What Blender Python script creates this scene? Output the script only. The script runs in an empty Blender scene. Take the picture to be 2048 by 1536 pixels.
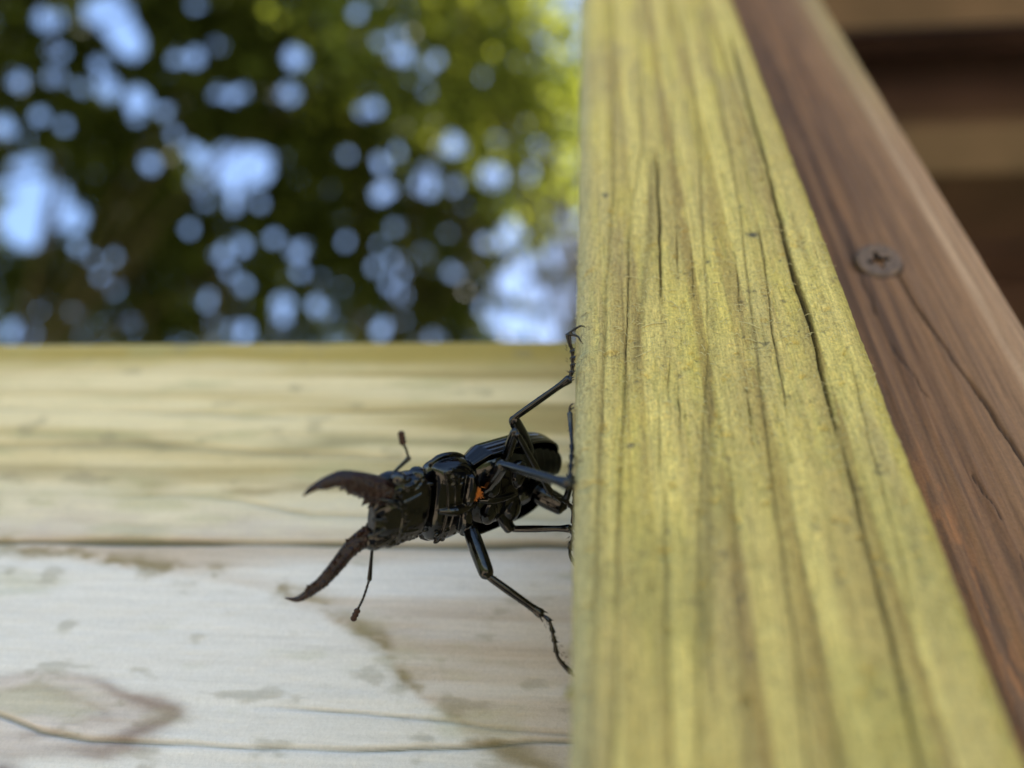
import bpy, bmesh, math, random
import numpy as np
from mathutils import Vector, Matrix

# ------------------------------------------------------------------ camera, world, sun, exposure
scene = bpy.context.scene
MM = 0.001
CAMZ = 1.25                                   # lens height above the ground (m)
FPX = 1500.0                                  # focal length in pixels of the 2048 px wide photo
up = np.array([151., 1519., 1500.]); up /= np.linalg.norm(up)      # the post's direction, seen by the lens
rt = np.array([1500., 0., -151.]); rt /= np.linalg.norm(rt)        # the rail's direction
fw = np.cross(rt, up)                                              # away from the viewer, level
CM = np.array([rt, fw, up])                                        # (right, up, forward) -> world x, y, z

cam_d = bpy.data.cameras.new("camera")
cam = bpy.data.objects.new("camera", cam_d)
scene.collection.objects.link(cam)
scene.camera = cam
cam_d.sensor_width = 36.0
cam_d.lens = 36.0 * FPX / 2048.0
cam_d.clip_start = 0.005
cam_d.clip_end = 2000.0
cam_d.dof.use_dof = True
cam_d.dof.focus_distance = 0.1045
cam_d.dof.aperture_fstop = cam_d.lens / 3.7   # a 3.7 mm wide pupil
cam_d.dof.aperture_blades = 0
m4 = Matrix.Identity(4)
for i in range(3):
    m4[i][0] = CM[i][0]; m4[i][1] = CM[i][1]; m4[i][2] = -CM[i][2]
m4[2][3] = CAMZ
cam.matrix_world = m4

SUN_AZ, SUN_EL = math.radians(32), math.radians(55)   # azimuth from +Y towards +X
world = bpy.data.worlds.new("World"); scene.world = world
world.use_nodes = True
wn = world.node_tree
sky = wn.nodes.new("ShaderNodeTexSky")
sky.sky_type = 'NISHITA'; sky.sun_disc = False
sky.sun_elevation = SUN_EL; sky.sun_rotation = SUN_AZ
sky.altitude = 200; sky.air_density = 1.0; sky.dust_density = 0.35; sky.ozone_density = 1.3
wn.links.new(sky.outputs[0], wn.nodes["Background"].inputs[0])
wn.nodes["Background"].inputs[1].default_value = 0.068

sun_d = bpy.data.lights.new("sun", 'SUN')
sun_d.energy = 5.0; sun_d.angle = math.radians(0.53); sun_d.color = (1.0, 0.94, 0.84)
sun = bpy.data.objects.new("sun", sun_d); scene.collection.objects.link(sun)
sdir = Vector((math.sin(SUN_AZ) * math.cos(SUN_EL), math.cos(SUN_AZ) * math.cos(SUN_EL), math.sin(SUN_EL)))
sun.rotation_euler = sdir.to_track_quat('Z', 'Y').to_euler()
sun.location = (3, 2, 8)

vs = scene.view_settings
vs.view_transform = 'Standard'; vs.look = 'None'; vs.gamma = 1.0; vs.use_curve_mapping = False
vs.exposure = 2.58
scene.cycles.use_denoising = True
scene.cycles.max_bounces = 10
scene.cycles.sample_clamp_indirect = 8.0

# ------------------------------------------------------------------ helpers
rng = np.random.default_rng(7)
random.seed(7)
CO = scene.collection

def px_dir(x, y):
    return CM @ np.array([(x - 1024) / FPX, (768 - y) / FPX, 1.0])
def at_plane(x, y, h):                        # where a sight line meets the upright plane h mm in front of the lens
    r = px_dir(x, y); return r * h / r[1]
def at_depth(x, y, d):
    return px_dir(x, y) * d

def empty(name, loc, label=None, cat=None, group=None):
    o = bpy.data.objects.new(name, None); CO.objects.link(o)
    o.location = loc; o.empty_display_size = 0.02
    if label: tag(o, label, cat, group)
    return o
def tag(o, label=None, cat=None, group=None, kind=None):
    if label: o["label"] = label
    if cat: o["category"] = cat
    if group: o["group"] = group
    if kind: o["kind"] = kind
    return o
def root_loc(o):
    l = Vector((0, 0, 0))
    while o is not None:
        l += o.location; o = o.parent
    return l
def mesh_obj(name, V, Fc, mat, parent=None, smooth=True, col=None):
    """V in metres, world space."""
    V = np.asarray(V, dtype=np.float64)
    base = np.array(root_loc(parent)) if parent is not None else np.zeros(3)
    me = bpy.data.meshes.new(name)
    if isinstance(Fc, np.ndarray) and Fc.ndim == 2:
        nf, k = Fc.shape
        me.vertices.add(len(V)); me.vertices.foreach_set("co", (V - base).astype(np.float32).ravel())
        me.loops.add(nf * k); me.loops.foreach_set("vertex_index", Fc.astype(np.int32).ravel())
        me.polygons.add(nf)
        me.polygons.foreach_set("loop_start", np.arange(0, nf * k, k, dtype=np.int32))
        me.polygons.foreach_set("loop_total", np.full(nf, k, dtype=np.int32))
        me.update(calc_edges=True); me.validate()
    else:
        me.from_pydata([tuple(p) for p in (V - base)], [], [tuple(int(i) for i in f) for f in Fc])
        me.update()
    if smooth: me.polygons.foreach_set("use_smooth", [True] * len(me.polygons))
    if col is not None:
        at = me.attributes.new("Col", 'FLOAT_COLOR', 'POINT')
        c4 = np.ones((len(V), 4), dtype=np.float32); c4[:, :3] = col
        at.data.foreach_set("color", c4.ravel())
    me.materials.append(mat)
    o = bpy.data.objects.new(name, me); CO.objects.link(o)
    if parent is not None: o.parent = parent
    return o

# smooth value noise on numpy arrays
_perm = rng.random((256, 256))
def vnoise(x, y):
    xi = np.floor(x).astype(int); yi = np.floor(y).astype(int)
    fx = x - xi; fy = y - yi
    fx = fx * fx * (3 - 2 * fx); fy = fy * fy * (3 - 2 * fy)
    g = lambda a, b: _perm[a & 255, b & 255]
    return (g(xi, yi) * (1 - fx) + g(xi + 1, yi) * fx) * (1 - fy) + (g(xi, yi + 1) * (1 - fx) + g(xi + 1, yi + 1) * fx) * fy
def fbm(x, y, o=4):
    s = 0; a = 0.5; t = 0
    for k in range(o):
        s = s + a * vnoise(x * 2 ** k + 17.3 * k, y * 2 ** k + 5.1 * k); t += a; a *= 0.5
    return s / t
def sst(a, b, x):
    t = np.clip((x - a) / (b - a), 0, 1); return t * t * (3 - 2 * t)
def mixc(c, d, f):
    return c * (1 - f[:, None]) + np.asarray(d)[None, :] * f[:, None]

# ------------------------------------------------------------------ materials
class Mat:
    def __init__(s, name):
        s.m = bpy.data.materials.new(name); s.m.use_nodes = True
        s.t = s.m.node_tree; s.n = s.t.nodes; s.b = s.n["Principled BSDF"]
    def node(s, t, **kw):
        n = s.n.new(t)
        for k, v in kw.items(): setattr(n, k, v)
        return n
    def link(s, a, b): s.t.links.new(a, b)

def wood_mat(name, fine_scale, amount, rough, bump, bdist, spec=0.3):
    """board colour from the per-vertex grain, plus fine fibres (stretched noise in object space, mm)"""
    M = Mat(name); b = M.b
    tc = M.node("ShaderNodeTexCoord")
    mp = M.node("ShaderNodeMapping"); mp.inputs["Scale"].default_value = fine_scale
    M.link(tc.outputs["Object"], mp.inputs[0])
    nz = M.node("ShaderNodeTexNoise"); nz.inputs["Scale"].default_value = 1.0; nz.inputs["Detail"].default_value = 5; nz.inputs["Roughness"].default_value = 0.65
    M.link(mp.outputs[0], nz.inputs["Vector"])
    nz2 = M.node("ShaderNodeTexNoise"); nz2.inputs["Scale"].default_value = 2300.0; nz2.inputs["Detail"].default_value = 4; nz2.inputs["Distortion"].default_value = 0.8
    M.link(tc.outputs["Object"], nz2.inputs["Vector"])
    add = M.node("ShaderNodeMath", operation='ADD'); M.link(nz.outputs[0], add.inputs[0]); M.link(nz2.outputs[0], add.inputs[1])
    mr = M.node("ShaderNodeMapRange"); mr.inputs[1].default_value = 0.6; mr.inputs[2].default_value = 1.4
    mr.inputs[3].default_value = 1 - amount; mr.inputs[4].default_value = 1 + amount
    M.link(add.outputs[0], mr.inputs[0])
    ca = M.node("ShaderNodeAttribute", attribute_name="Col")
    vm = M.node("ShaderNodeVectorMath", operation='SCALE')
    M.link(ca.outputs["Color"], vm.inputs[0]); M.link(mr.outputs[0], vm.inputs["Scale"])
    M.link(vm.outputs[0], b.inputs["Base Color"])
    b.inputs["Roughness"].default_value = rough
    b.inputs["Specular IOR Level"].default_value = spec
    bp = M.node("ShaderNodeBump"); bp.inputs["Strength"].default_value = bump; bp.inputs["Distance"].default_value = bdist
    M.link(add.outputs[0], bp.inputs["Height"]); M.link(bp.outputs[0], b.inputs["Normal"])
    return M.m

MAT_POST = wood_mat("raw_treated_pine", (3600, 3600, 420), 0.5, 0.75, 1.0, 0.0004, 0.25)
MAT_RAIL = wood_mat("weathered_pine", (90, 1500, 1500), 0.12, 0.8, 0.4, 0.0002, 0.2)
MAT_BROWN = wood_mat("brown_stained_pine", (2200, 2200, 200), 0.2, 0.58, 0.6, 0.00016, 0.25)

def plain_mat(name, col, rough, spec=0.5, nscale=None, namount=0.3, bump=0.0, bdist=0.0001, metallic=0.0, coat=0.0):
    M = Mat(name); b = M.b
    b.inputs["Roughness"].default_value = rough; b.inputs["Specular IOR Level"].default_value = spec
    b.inputs["Metallic"].default_value = metallic
    b.inputs["Coat Weight"].default_value = coat; b.inputs["Coat Roughness"].default_value = 0.12
    if nscale:
        tc = M.node("ShaderNodeTexCoord")
        nz = M.node("ShaderNodeTexNoise"); nz.inputs["Scale"].default_value = nscale; nz.inputs["Detail"].default_value = 5
        M.link(tc.outputs["Object"], nz.inputs["Vector"])
        cr = M.node("ShaderNodeValToRGB")
        cr.color_ramp.elements[0].position = 0.3; cr.color_ramp.elements[1].position = 0.7
        cr.color_ramp.elements[0].color = (*[c * (1 - namount) for c in col], 1)
        cr.color_ramp.elements[1].color = (*[min(1, c * (1 + namount)) for c in col], 1)
        M.link(nz.outputs[0], cr.inputs[0]); M.link(cr.outputs[0], b.inputs["Base Color"])
        if bump:
            bp = M.node("ShaderNodeBump"); bp.inputs["Strength"].default_value = bump; bp.inputs["Distance"].default_value = bdist
            M.link(nz.outputs[0], bp.inputs["Height"]); M.link(bp.outputs[0], b.inputs["Normal"])
    else:
        b.inputs["Base Color"].default_value = (*col, 1)
    return M.m

MAT_SHELL = plain_mat("black_shell", (0.0012, 0.001, 0.001), 0.06, 0.42, 2000, 0.5, 0.4, 0.00006)
MAT_ELYTRA = plain_mat("black_wing_case", (0.002, 0.0018, 0.0014), 0.16, 0.34, 1500, 0.5, 0.3, 0.00005)
MAT_JAW = plain_mat("dark_red_brown_jaw", (0.011, 0.0028, 0.002), 0.2, 0.3, 2200, 0.6, 1.0, 0.0003)
MAT_EYE = plain_mat("glossy_eye", (0.002, 0.002, 0.003), 0.03, 0.6)
MAT_CLUB = plain_mat("red_brown_club", (0.022, 0.008, 0.005), 0.6, 0.3, 3000, 0.5, 0.5, 0.00008)
MAT_ORANGE = plain_mat("orange_hair_tuft", (0.5, 0.16, 0.02), 0.5, 0.4, 2500, 0.35, 0.5, 0.00008)
MAT_SCREW = plain_mat("weathered_screw", (0.12, 0.078, 0.052), 0.55, 0.4, 700, 0.35, 0.4, 0.0001)
MAT_RECESS = plain_mat("screw_recess", (0.008, 0.006, 0.005), 0.8, 0.2)
MAT_FIBRE = plain_mat("wood_fibre", (0.55, 0.50, 0.25), 0.7, 0.3)
MAT_SPLINTER = plain_mat("olive_splinter", (0.16, 0.15, 0.05), 0.8, 0.2, 800, 0.4)
MAT_BARK = plain_mat("bark", (0.07, 0.055, 0.04), 0.9, 0.2, 14, 0.5, 0.8, 0.02)
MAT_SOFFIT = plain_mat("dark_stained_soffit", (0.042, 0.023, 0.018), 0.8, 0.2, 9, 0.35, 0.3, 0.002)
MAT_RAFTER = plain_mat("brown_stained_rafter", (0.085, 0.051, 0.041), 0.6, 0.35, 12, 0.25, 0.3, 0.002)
MAT_GROUND = plain_mat("grass_ground", (0.10, 0.11, 0.045), 0.95, 0.1, 3, 0.4)

def leaf_mat(name, a, b_, trans):
    M = Mat(name); b = M.b
    oi = M.node("ShaderNodeNewGeometry")
    cr = M.node("ShaderNodeValToRGB")
    cr.color_ramp.elements[0].color = (*a, 1); cr.color_ramp.elements[1].color = (*b_, 1)
    M.link(oi.outputs["Random Per Island"], cr.inputs[0])
    M.link(cr.outputs[0], b.inputs["Base Color"])
    b.inputs["Roughness"].default_value = 0.65; b.inputs["Specular IOR Level"].default_value = 0.15
    tr = M.node("ShaderNodeBsdfTranslucent")
    mul = M.node("ShaderNodeMix", data_type='RGBA', blend_type='MULTIPLY'); mul.inputs[0].default_value = 1.0
    M.link(cr.outputs[0], mul.inputs[6]); mul.inputs[7].default_value = (2.3, 2.2, 1.0, 1)
    M.link(mul.outputs[2], tr.inputs[0])
    mx = M.node("ShaderNodeMixShader"); mx.inputs[0].default_value = trans
    M.link(b.outputs[0], mx.inputs[1]); M.link(tr.outputs[0], mx.inputs[2])
    M.link(mx.outputs[0], M.n["Material Output"].inputs[0])
    return M.m
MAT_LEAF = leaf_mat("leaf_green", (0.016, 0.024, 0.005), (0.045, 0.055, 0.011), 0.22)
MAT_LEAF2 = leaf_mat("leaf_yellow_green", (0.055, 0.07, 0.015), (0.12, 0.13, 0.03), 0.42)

# ------------------------------------------------------------------ the ground
gv = [(-400, -400, 0), (400, -400, 0), (400, 400, 0), (-400, 400, 0)]
tag(mesh_obj("ground", gv, [(0, 1, 2, 3)], MAT_GROUND, None, False), kind="structure")

MAT_DECK = plain_mat("bounce_deck_boards", (0.30, 0.24, 0.17), 0.8, 0.2, 6, 0.2)
def bounce_deck():  # unseen pale floor, added to bounce warm sunlight up onto the timber
    V = []; F = []; x = -3.0
    while x < 3.0:
        b = len(V); V += [(x, -3.5, .05), (x + .138, -3.5, .05), (x + .138, .5, .05), (x, .5, .05), (x, -3.5, .02), (x + .138, -3.5, .02), (x + .138, .5, .02), (x, .5, .02)]
        F += [(b, b + 1, b + 2, b + 3), (b, b + 4, b + 5, b + 1), (b + 1, b + 5, b + 6, b + 2), (b + 2, b + 6, b + 7, b + 3), (b + 3, b + 7, b + 4, b)]; x += .144
    tag(mesh_obj("bounce_deck", V, F, MAT_DECK, None, False), kind="structure")
bounce_deck()

# ------------------------------------------------------------------ boards: a rounded section swept along, with cut grain
def ring_section(w0, w1, d0, d1, rad, fine, coarse, corner=10):
    """section in (a, b): front face at b=d0 from a=w0 to a=w1 (fine steps), back at b=d1. Returns pts, normals, front weight"""
    P = []; N = []; W = []
    def arc(cx, cy, a0, a1, n, w):
        for i in range(n + 1):
            a = math.radians(a0 + (a1 - a0) * i / n)
            P.append((cx + rad * math.cos(a), cy + rad * math.sin(a))); N.append((math.cos(a), math.sin(a))); W.append(w)
    arc(w0 + rad, d0 + rad, 180, 270, corner, 1)
    n = max(2, int((w1 - w0 - 2 * rad) / fine))
    for i in range(1, n):
        P.append((w0 + rad + (w1 - w0 - 2 * rad) * i / n, d0)); N.append((0, -1)); W.append(1)
    arc(w1 - rad, d0 + rad, 270, 360, corner, 1)
    arc(w1 - rad, d1 - rad, 0, 90, 3, 0)
    arc(w0 + rad, d1 - rad, 90, 180, 3, 0)
    return np.array(P), np.array(N), np.array(W, float)

def sweep(section, ts, disp, colf, axis):
    P, Nn, W = section
    n, T = len(P), len(ts)
    A = np.repeat(P[None, :, 0], T, 0); Bq = np.repeat(P[None, :, 1], T, 0); TT = np.repeat(ts[:, None], n, 1)
    d = disp(A.ravel(), TT.ravel(), Bq.ravel()).reshape(T, n) * W[None, :]
    A2 = A + Nn[None, :, 0] * d; B2 = Bq + Nn[None, :, 1] * d
    c = colf(A.ravel(), TT.ravel(), Bq.ravel())
    if axis == 'z': V = np.stack([A2, B2, TT], -1).reshape(-1, 3)
    else: V = np.stack([TT, B2, A2], -1).reshape(-1, 3)
    i = np.arange(T - 1)[:, None] * n; j = np.arange(n)[None, :]; j2 = (j + 1) % n
    F = np.stack([i + j, i + j2, i + n + j2, i + n + j], -1).reshape(-1, 4)
    if axis != 'z': F = F[:, ::-1]
    Fl = F
    V = V * MM; V[:, 2] += CAMZ
    return V, Fl, c, n
def caps(V, F, n):
    c0 = V[:n].mean(0); c1 = V[-n:].mean(0); k = len(V)
    V = np.vstack([V, c0, c1]); j = np.arange(n); j2 = (j + 1) % n
    f0 = np.stack([j2, j, np.full(n, k), np.full(n, k)], -1)
    b = k - n
    f1 = np.stack([b + j, b + j2, np.full(n, k + 1), np.full(n, k + 1)], -1)
    return V, F, np.vstack([f0, f1])[:, :3]
def board(name, sec, ts, disp, colf, axis, mat, label, cat):
    V, F, c, n = sweep(sec, ts, disp, colf, axis)
    V, F, T3 = caps(V, F, n)
    c = np.vstack([c, c[:1], c[-1:]])
    faces = [tuple(f) for f in T3]
    base = V.mean(0)
    root = empty(name, (float(V[:, 0].mean()), float(V[:, 1].mean()), float(V[:, 2].min())), label, cat)
    body = mesh_obj("timber", V, F, mat, root, True, c)
    cap = mesh_obj("end_grain", V, np.array(faces), mat, root, False, c)
    return root

H = 70.26                                     # distance of the post's front face (mm)
XL, XR = -1.6, 37.6

# grain lines of the post, followed on the photographed face; (pixel points, width mm, depth mm, darkness)
def line_xz(pts, h):
    q = np.array([at_plane(x, y, h) for x, y in pts]); o = np.argsort(q[:, 2]); return q[o, 0], q[o, 2]
POST_LINES = [
    ([(1308, -40), (1310, 0), (1312, 200), (1313, 320), (1318, 420), (1320, 500), (1322, 590)], 0.19, 1.1, 1.0, (300, 592)),
    ([(1260, 425), (1257, 520), (1255, 640), (1250, 760), (1246, 900)], 0.08, 0.5, 0.75, (430, 780)),
    ([(1360, 0), (1385, 150), (1400, 300), (1403, 420), (1412, 560), (1418, 680), (1410, 800), (1400, 1000), (1395, 1536)], 0.22, 0.22, 0.5, (0, 1536)),
    ([(1402, 0), (1440, 200), (1460, 300), (1480, 420), (1500, 600), (1516, 720), (1532, 860), (1550, 1000), (1585, 1250), (1620, 1536)], 0.20, 0.25, 0.55, (0, 1536)),
    ([(1440, 0), (1490, 180), (1525, 300), (1560, 430), (1590, 560), (1620, 640), (1645, 745), (1672, 860)], 0.26, 1.3, 1.0, (60, 862)),
    ([(1676, 866), (1700, 950), (1722, 1040), (1760, 1180), (1800, 1350), (1842, 1536)], 0.16, 0.8, 0.8, (866, 1536)),
    ([(1500, 380), (1530, 520), (1545, 660), (1562, 750), (1578, 860)], 0.10, 0.5, 0.75, (430, 830)),
    ([(1306, 300), (1300, 420), (1292, 540), (1280, 640), (1270, 760)], 0.55, 0.05, 0.5, (300, 760)),
    ([(1425, 560), (1422, 760), (1416, 1000), (1410, 1300)], 0.5, 0.05, 0.4, (560, 1400)),
    ([(1470, 500), (1480, 620)], 0.09, 0.5, 0.75, (510, 615)),
    ([(1352, 430), (1356, 560)], 0.09, 0.5, 0.7, (440, 552)),
    ([(1380, 460), (1390, 640)], 0.07, 0.35, 0.6, (470, 600)),
    ([(1622, 470), (1645, 550)], 0.07, 0.35, 0.65, (472, 545)),
    ([(1340, 690), (1336, 830)], 0.08, 0.4, 0.7, (700, 800)),
    ([(1355, 720), (1362, 900)], 0.07, 0.4, 0.6, (720, 880)),
    ([(1318, 800), (1318, 970)], 0.10, 0.4, 0.6, (820, 960)),
    ([(1488, 720), (1508, 900)], 0.07, 0.4, 0.6, (720, 890)),
    ([(1330, 980), (1332, 1250), (1345, 1536)], 0.20, 0.3, 0.45, (960, 1536)),
    ([(1250, 760), (1238, 1000), (1225, 1536)], 0.25, 0.25, 0.5, (700, 1536)),
    ([(1225, 0), (1226, 400), (1213, 560), (1206, 750), (1196, 1000), (1180, 1536)], 0.25, 0.25, 0.45, (0, 1536)),
    ([(1280, 0), (1284, 300), (1262, 420)], 0.25, 0.2, 0.45, (0, 420)),
    ([(1700, 720), (1745, 900), (1800, 1100), (1870, 1536)], 0.12, 0.25, 0.45, (700, 1300)),
    ([(1560, 880), (1620, 1200), (1680, 1536)], 0.25, 0.2, 0.4, (880, 1536)),
    ([(1460, 900), (1475, 1200), (1500, 1536)], 0.3, 0.2, 0.35, (880, 1536)),
    ([(1335, 0), (1345, 200), (1350, 420)], 0.2, 0.15, 0.3, (0, 420)),
    ([(1425, 0), (1475, 250), (1500, 380)], 0.15, 0.15, 0.4, (0, 400)),
]
_PL = []
for pts, w, dep, dk, (ya, yb) in POST_LINES:
    xs, zs = line_xz(pts, H)
    za = at_plane(pts[0][0], yb, H)[2]; zb = at_plane(pts[-1][0], ya, H)[2]
    _PL.append((xs, zs, w, dep, dk, min(za, zb), max(za, zb)))
RINGS = [2.2, 4.6, 7.6, 9.9, 12.6, 14.2, 16.9, 19.6, 21.0, 23.4, 26.3, 28.3, 30.6, 33.2, 35.4]

def post_warp(x, z):
    return x + 0.5 * (fbm(x * 0.25 + 3, z * 0.02, 3) - 0.5) + 0.5 * (fbm(z * 0.008, x * 0.01 + 9, 2) - 0.5)
def line_fields(x, z):
    cut = np.zeros_like(x); dark = np.zeros_like(x)
    for xs, zs, w, dep, dk, z0, z1 in _PL:
        xc = np.interp(z, zs, xs) + 0.18 * (vnoise(z * 0.35 + 31 * dep, z * 0 + 7 * w * 100) - 0.5)
        fade = sst(z0 - 4, z0 + 6, z) * (1 - sst(z1 - 8, z1 + 3, z)) if z0 > 24 else (1 - sst(z1 - 8, z1 + 3, z))
        ww = w * (0.6 + 0.8 * vnoise(z * 0.13, z * 0 + w * 55 + dep * 13))
        d = np.abs(x - xc)
        g = np.exp(-(d / ww) ** 2) * fade
        cut = np.maximum(cut, dep * g)
        dark = np.maximum(dark, dk * np.exp(-(d / (ww * 1.15)) ** 2) * fade)
        dark = np.maximum(dark, 0.28 * dk * np.exp(-np.clip((xc - x) / 0.9, 0, None)) * (x < xc) * fade)
    return cut, dark
def post_disp(x, z, b):
    xw = post_warp(x, z)
    r = np.zeros_like(x)
    for k, c in enumerate(RINGS):
        r -= 0.16 * np.exp(-((xw - c) / 0.5) ** 2) * (0.4 + 0.9 * vnoise(z * 0.02 + k * 3, xw * 0))
    cut, _ = line_fields(x, z)
    fuzz = 0.24 * (fbm(x * 2.0, z * 0.9, 4) - 0.5) + 0.25 * (fbm(x * 0.35, z * 0.16 + 4, 3) - 0.5)
    pits = -0.35 * sst(0.72, 0.86, fbm(x * 0.5 + 40, z * 0.45, 3))
    tear = -0.22 * sst(0.60, 0.72, fbm(xw * 0.9 + 11, z * 0.10 + 2, 3)) * sst(45, 60, z) * (1 - sst(130, 170, z))
    chip = -0.55 * sst(0.62, 0.8, fbm(z * 0.22 + 3 * (x > 18), z * 0.05 + x * 0.02, 3)) * (np.exp(-np.abs(x - XL) / 1.2) + 0.25 * np.exp(-np.abs(x - XR) / 1.2))
    return r - cut + fuzz + pits + tear + chip
BAND_X = [-1.6, 2.0, 2.3, 3.0, 3.3, 4.8, 5.0, 5.3, 7.0, 7.4, 9.8, 10.3, 12.2, 14.4, 14.9, 16.0, 16.3, 19.6, 20.2, 22.2, 22.6, 25.0, 25.4, 28.0, 29.5, 30.9, 31.2, 35.0, 37.0]
BAND_T = [.35, .40, .00, .05, .45, .50, .75, .45, .62, .05, .15, .35, .25, .45, .85, .75, .08, .28, .60, .66, .05, .20, .50, .42, .55, .85, .10, .28, .50]
def post_col(x, z, b):
    xw = post_warp(x, z)
    c = np.tile(np.array([0.55, 0.445, 0.15]), (len(x), 1))
    blot = fbm(x * 0.13 + 2, z * 0.035 + 8, 4)
    c = mixc(c, (0.61, 0.505, 0.13), sst(0.48, 0.68, blot) * 0.8)
    c = mixc(c, (0.45, 0.35, 0.13), sst(0.52, 0.36, blot) * 0.6)
    # growth rings: pale early wood stepping to brown late wood
    tone = np.interp(xw + 0.25 * (fbm(z * 0.05, xw * 0.4, 3) - 0.5), BAND_X, BAND_T)
    tone = np.clip(tone * (0.75 + 0.5 * fbm(z * 0.02 + 5, xw * 0.5, 3)) + 0.22 * (fbm(xw * 1.6, z * 0.03, 3) - 0.5), 0, 1)
    c = mixc(c, (0.66, 0.545, 0.185), sst(0.35, 0.05, tone) * 0.85)
    c = mixc(c, (0.29, 0.20, 0.062), sst(0.30, 0.95, tone) * 0.75)
    tr = sst(0.56, 0.70, fbm(xw * 0.9 + 11, z * 0.10 + 2, 3)) * sst(45, 60, z) * (1 - sst(130, 170, z))
    c = mixc(c, (0.60, 0.50, 0.16), tr * 0.8)
    st = fbm(xw * 3.2, z * 0.05, 4)
    c = c * (0.82 + 0.44 * st)[:, None]
    gr = sst(0.55, 0.75, fbm(x * 0.3 + 30, z * 0.05 + 1, 4))
    c = mixc(c, (0.28, 0.22, 0.13), gr * 0.28)
    green = sst(0.5, 0.7, fbm(x * 0.12 + 60, z * 0.05 + 20, 3)) * (1 - sst(40, 90, z))
    c = mixc(c, (0.38, 0.34, 0.10), green * 0.4)
    # greyed left arris, olive right arris
    c = mixc(c, (0.40, 0.37, 0.20), np.exp(-np.clip(x - XL - 1.0, 0, None) / 1.6) * 0.75)
    c = mixc(c, (0.33, 0.27, 0.05), sst(XR - 2.4, XR - 0.4, x) * 0.7)
    mould = sst(0.76, 0.86, fbm(x * 0.9 + 5, z * 0.9 + 77, 3)) * 0.6
    c = mixc(c, (0.10, 0.09, 0.06), mould)
    _, dark = line_fields(x, z)
    c = mixc(c, (0.05, 0.038, 0.018), np.clip(dark * 0.92, 0, 1))
    for (sx, sy, rx, rz) in SPOTS:
        q = at_plane(sx, sy, H)
        dd = ((x - q[0]) / rx) ** 2 + ((z - q[2]) / rz) ** 2
        c = mixc(c, (0.045, 0.05, 0.06), np.exp(-dd ** 1.5) * 0.9)
    return c
SPOTS = [(1505, 469, 0.95, 0.75), (1561, 520, 0.2, 0.2), (1262, 890, 0.5, 0.4), (1211, 391, 0.5, 0.8), (1416, 524, 0.3, 0.4)]

zs_post = np.concatenate([np.arange(-CAMZ / MM - 20, 5, 60), np.arange(12, 60, 0.22), np.arange(60, 125, 0.2), np.arange(125, 240, 0.5), np.arange(250, 1450, 60)])
post = board("wooden_post", ring_section(XL, XR, H, H + 38, 2.6, 0.15, 5, 14), zs_post, post_disp, post_col, 'z', MAT_POST,
             "yellow-green treated pine post with cracked, fuzzy grain that the beetle clings to", "post")

# loose fibres raised from the post's face
def tube(pts, rad, seg=6, close=True):
    pts = np.asarray(pts, float); n = len(pts)
    rad = np.full(n, rad) if np.isscalar(rad) else np.asarray(rad, float)
    T = np.gradient(pts, axis=0); T /= np.linalg.norm(T, axis=1)[:, None] + 1e-12
    ref = np.array([0.31, 0.87, 0.39]); u = np.cross(T[0], ref); u /= np.linalg.norm(u)
    V = []
    for i in range(n):
        u = u - T[i] * (u @ T[i]); u /= np.linalg.norm(u); w = np.cross(T[i], u)
        for k in range(seg):
            a = 2 * math.pi * k / seg
            V.append(pts[i] + rad[i] * (math.cos(a) * u + math.sin(a) * w))
    F = []
    for i in range(n - 1):
        for k in range(seg):
            k2 = (k + 1) % seg
            F.append((i * seg + k, i * seg + k2, (i + 1) * seg + k2, (i + 1) * seg + k))
    if close:
        b = len(V); V.append(pts[0] - T[0] * rad[0] * 0.5); V.append(pts[-1] + T[-1] * rad[-1] * 0.5)
        for k in range(seg):
            k2 = (k + 1) % seg
            F.append((b, k2, k)); F.append((b + 1, (n - 1) * seg + k, (n - 1) * seg + k2))
    return V, F
def spline(pts, sub=6):
    pts = np.asarray(pts, float); n = len(pts)
    P = np.vstack([2 * pts[0] - pts[1], pts, 2 * pts[-1] - pts[-2]]); out = []
    for i in range(n - 1):
        p0, p1, p2, p3 = P[i], P[i + 1], P[i + 2], P[i + 3]
        for s in range(sub):
            t = s / sub
            out.append(0.5 * ((2 * p1) + (-p0 + p2) * t + (2 * p0 - 5 * p1 + 4 * p2 - p3) * t * t + (-p0 + 3 * p1 - 3 * p2 + p3) * t ** 3))
    out.append(pts[-1]); return np.array(out)
class MB:
    def __init__(s): s.V = []; s.F = []
    def add(s, VF):
        b = len(s.V); s.V.extend([np.asarray(v) for v in VF[0]]); s.F.extend([tuple(i + b for i in f) for f in VF[1]])
    def build(s, name, mat, parent, smooth=True):
        V = np.array(s.V) * MM; V[:, 2] += CAMZ
        return mesh_obj(name, V, s.F, mat, parent, smooth)

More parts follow.
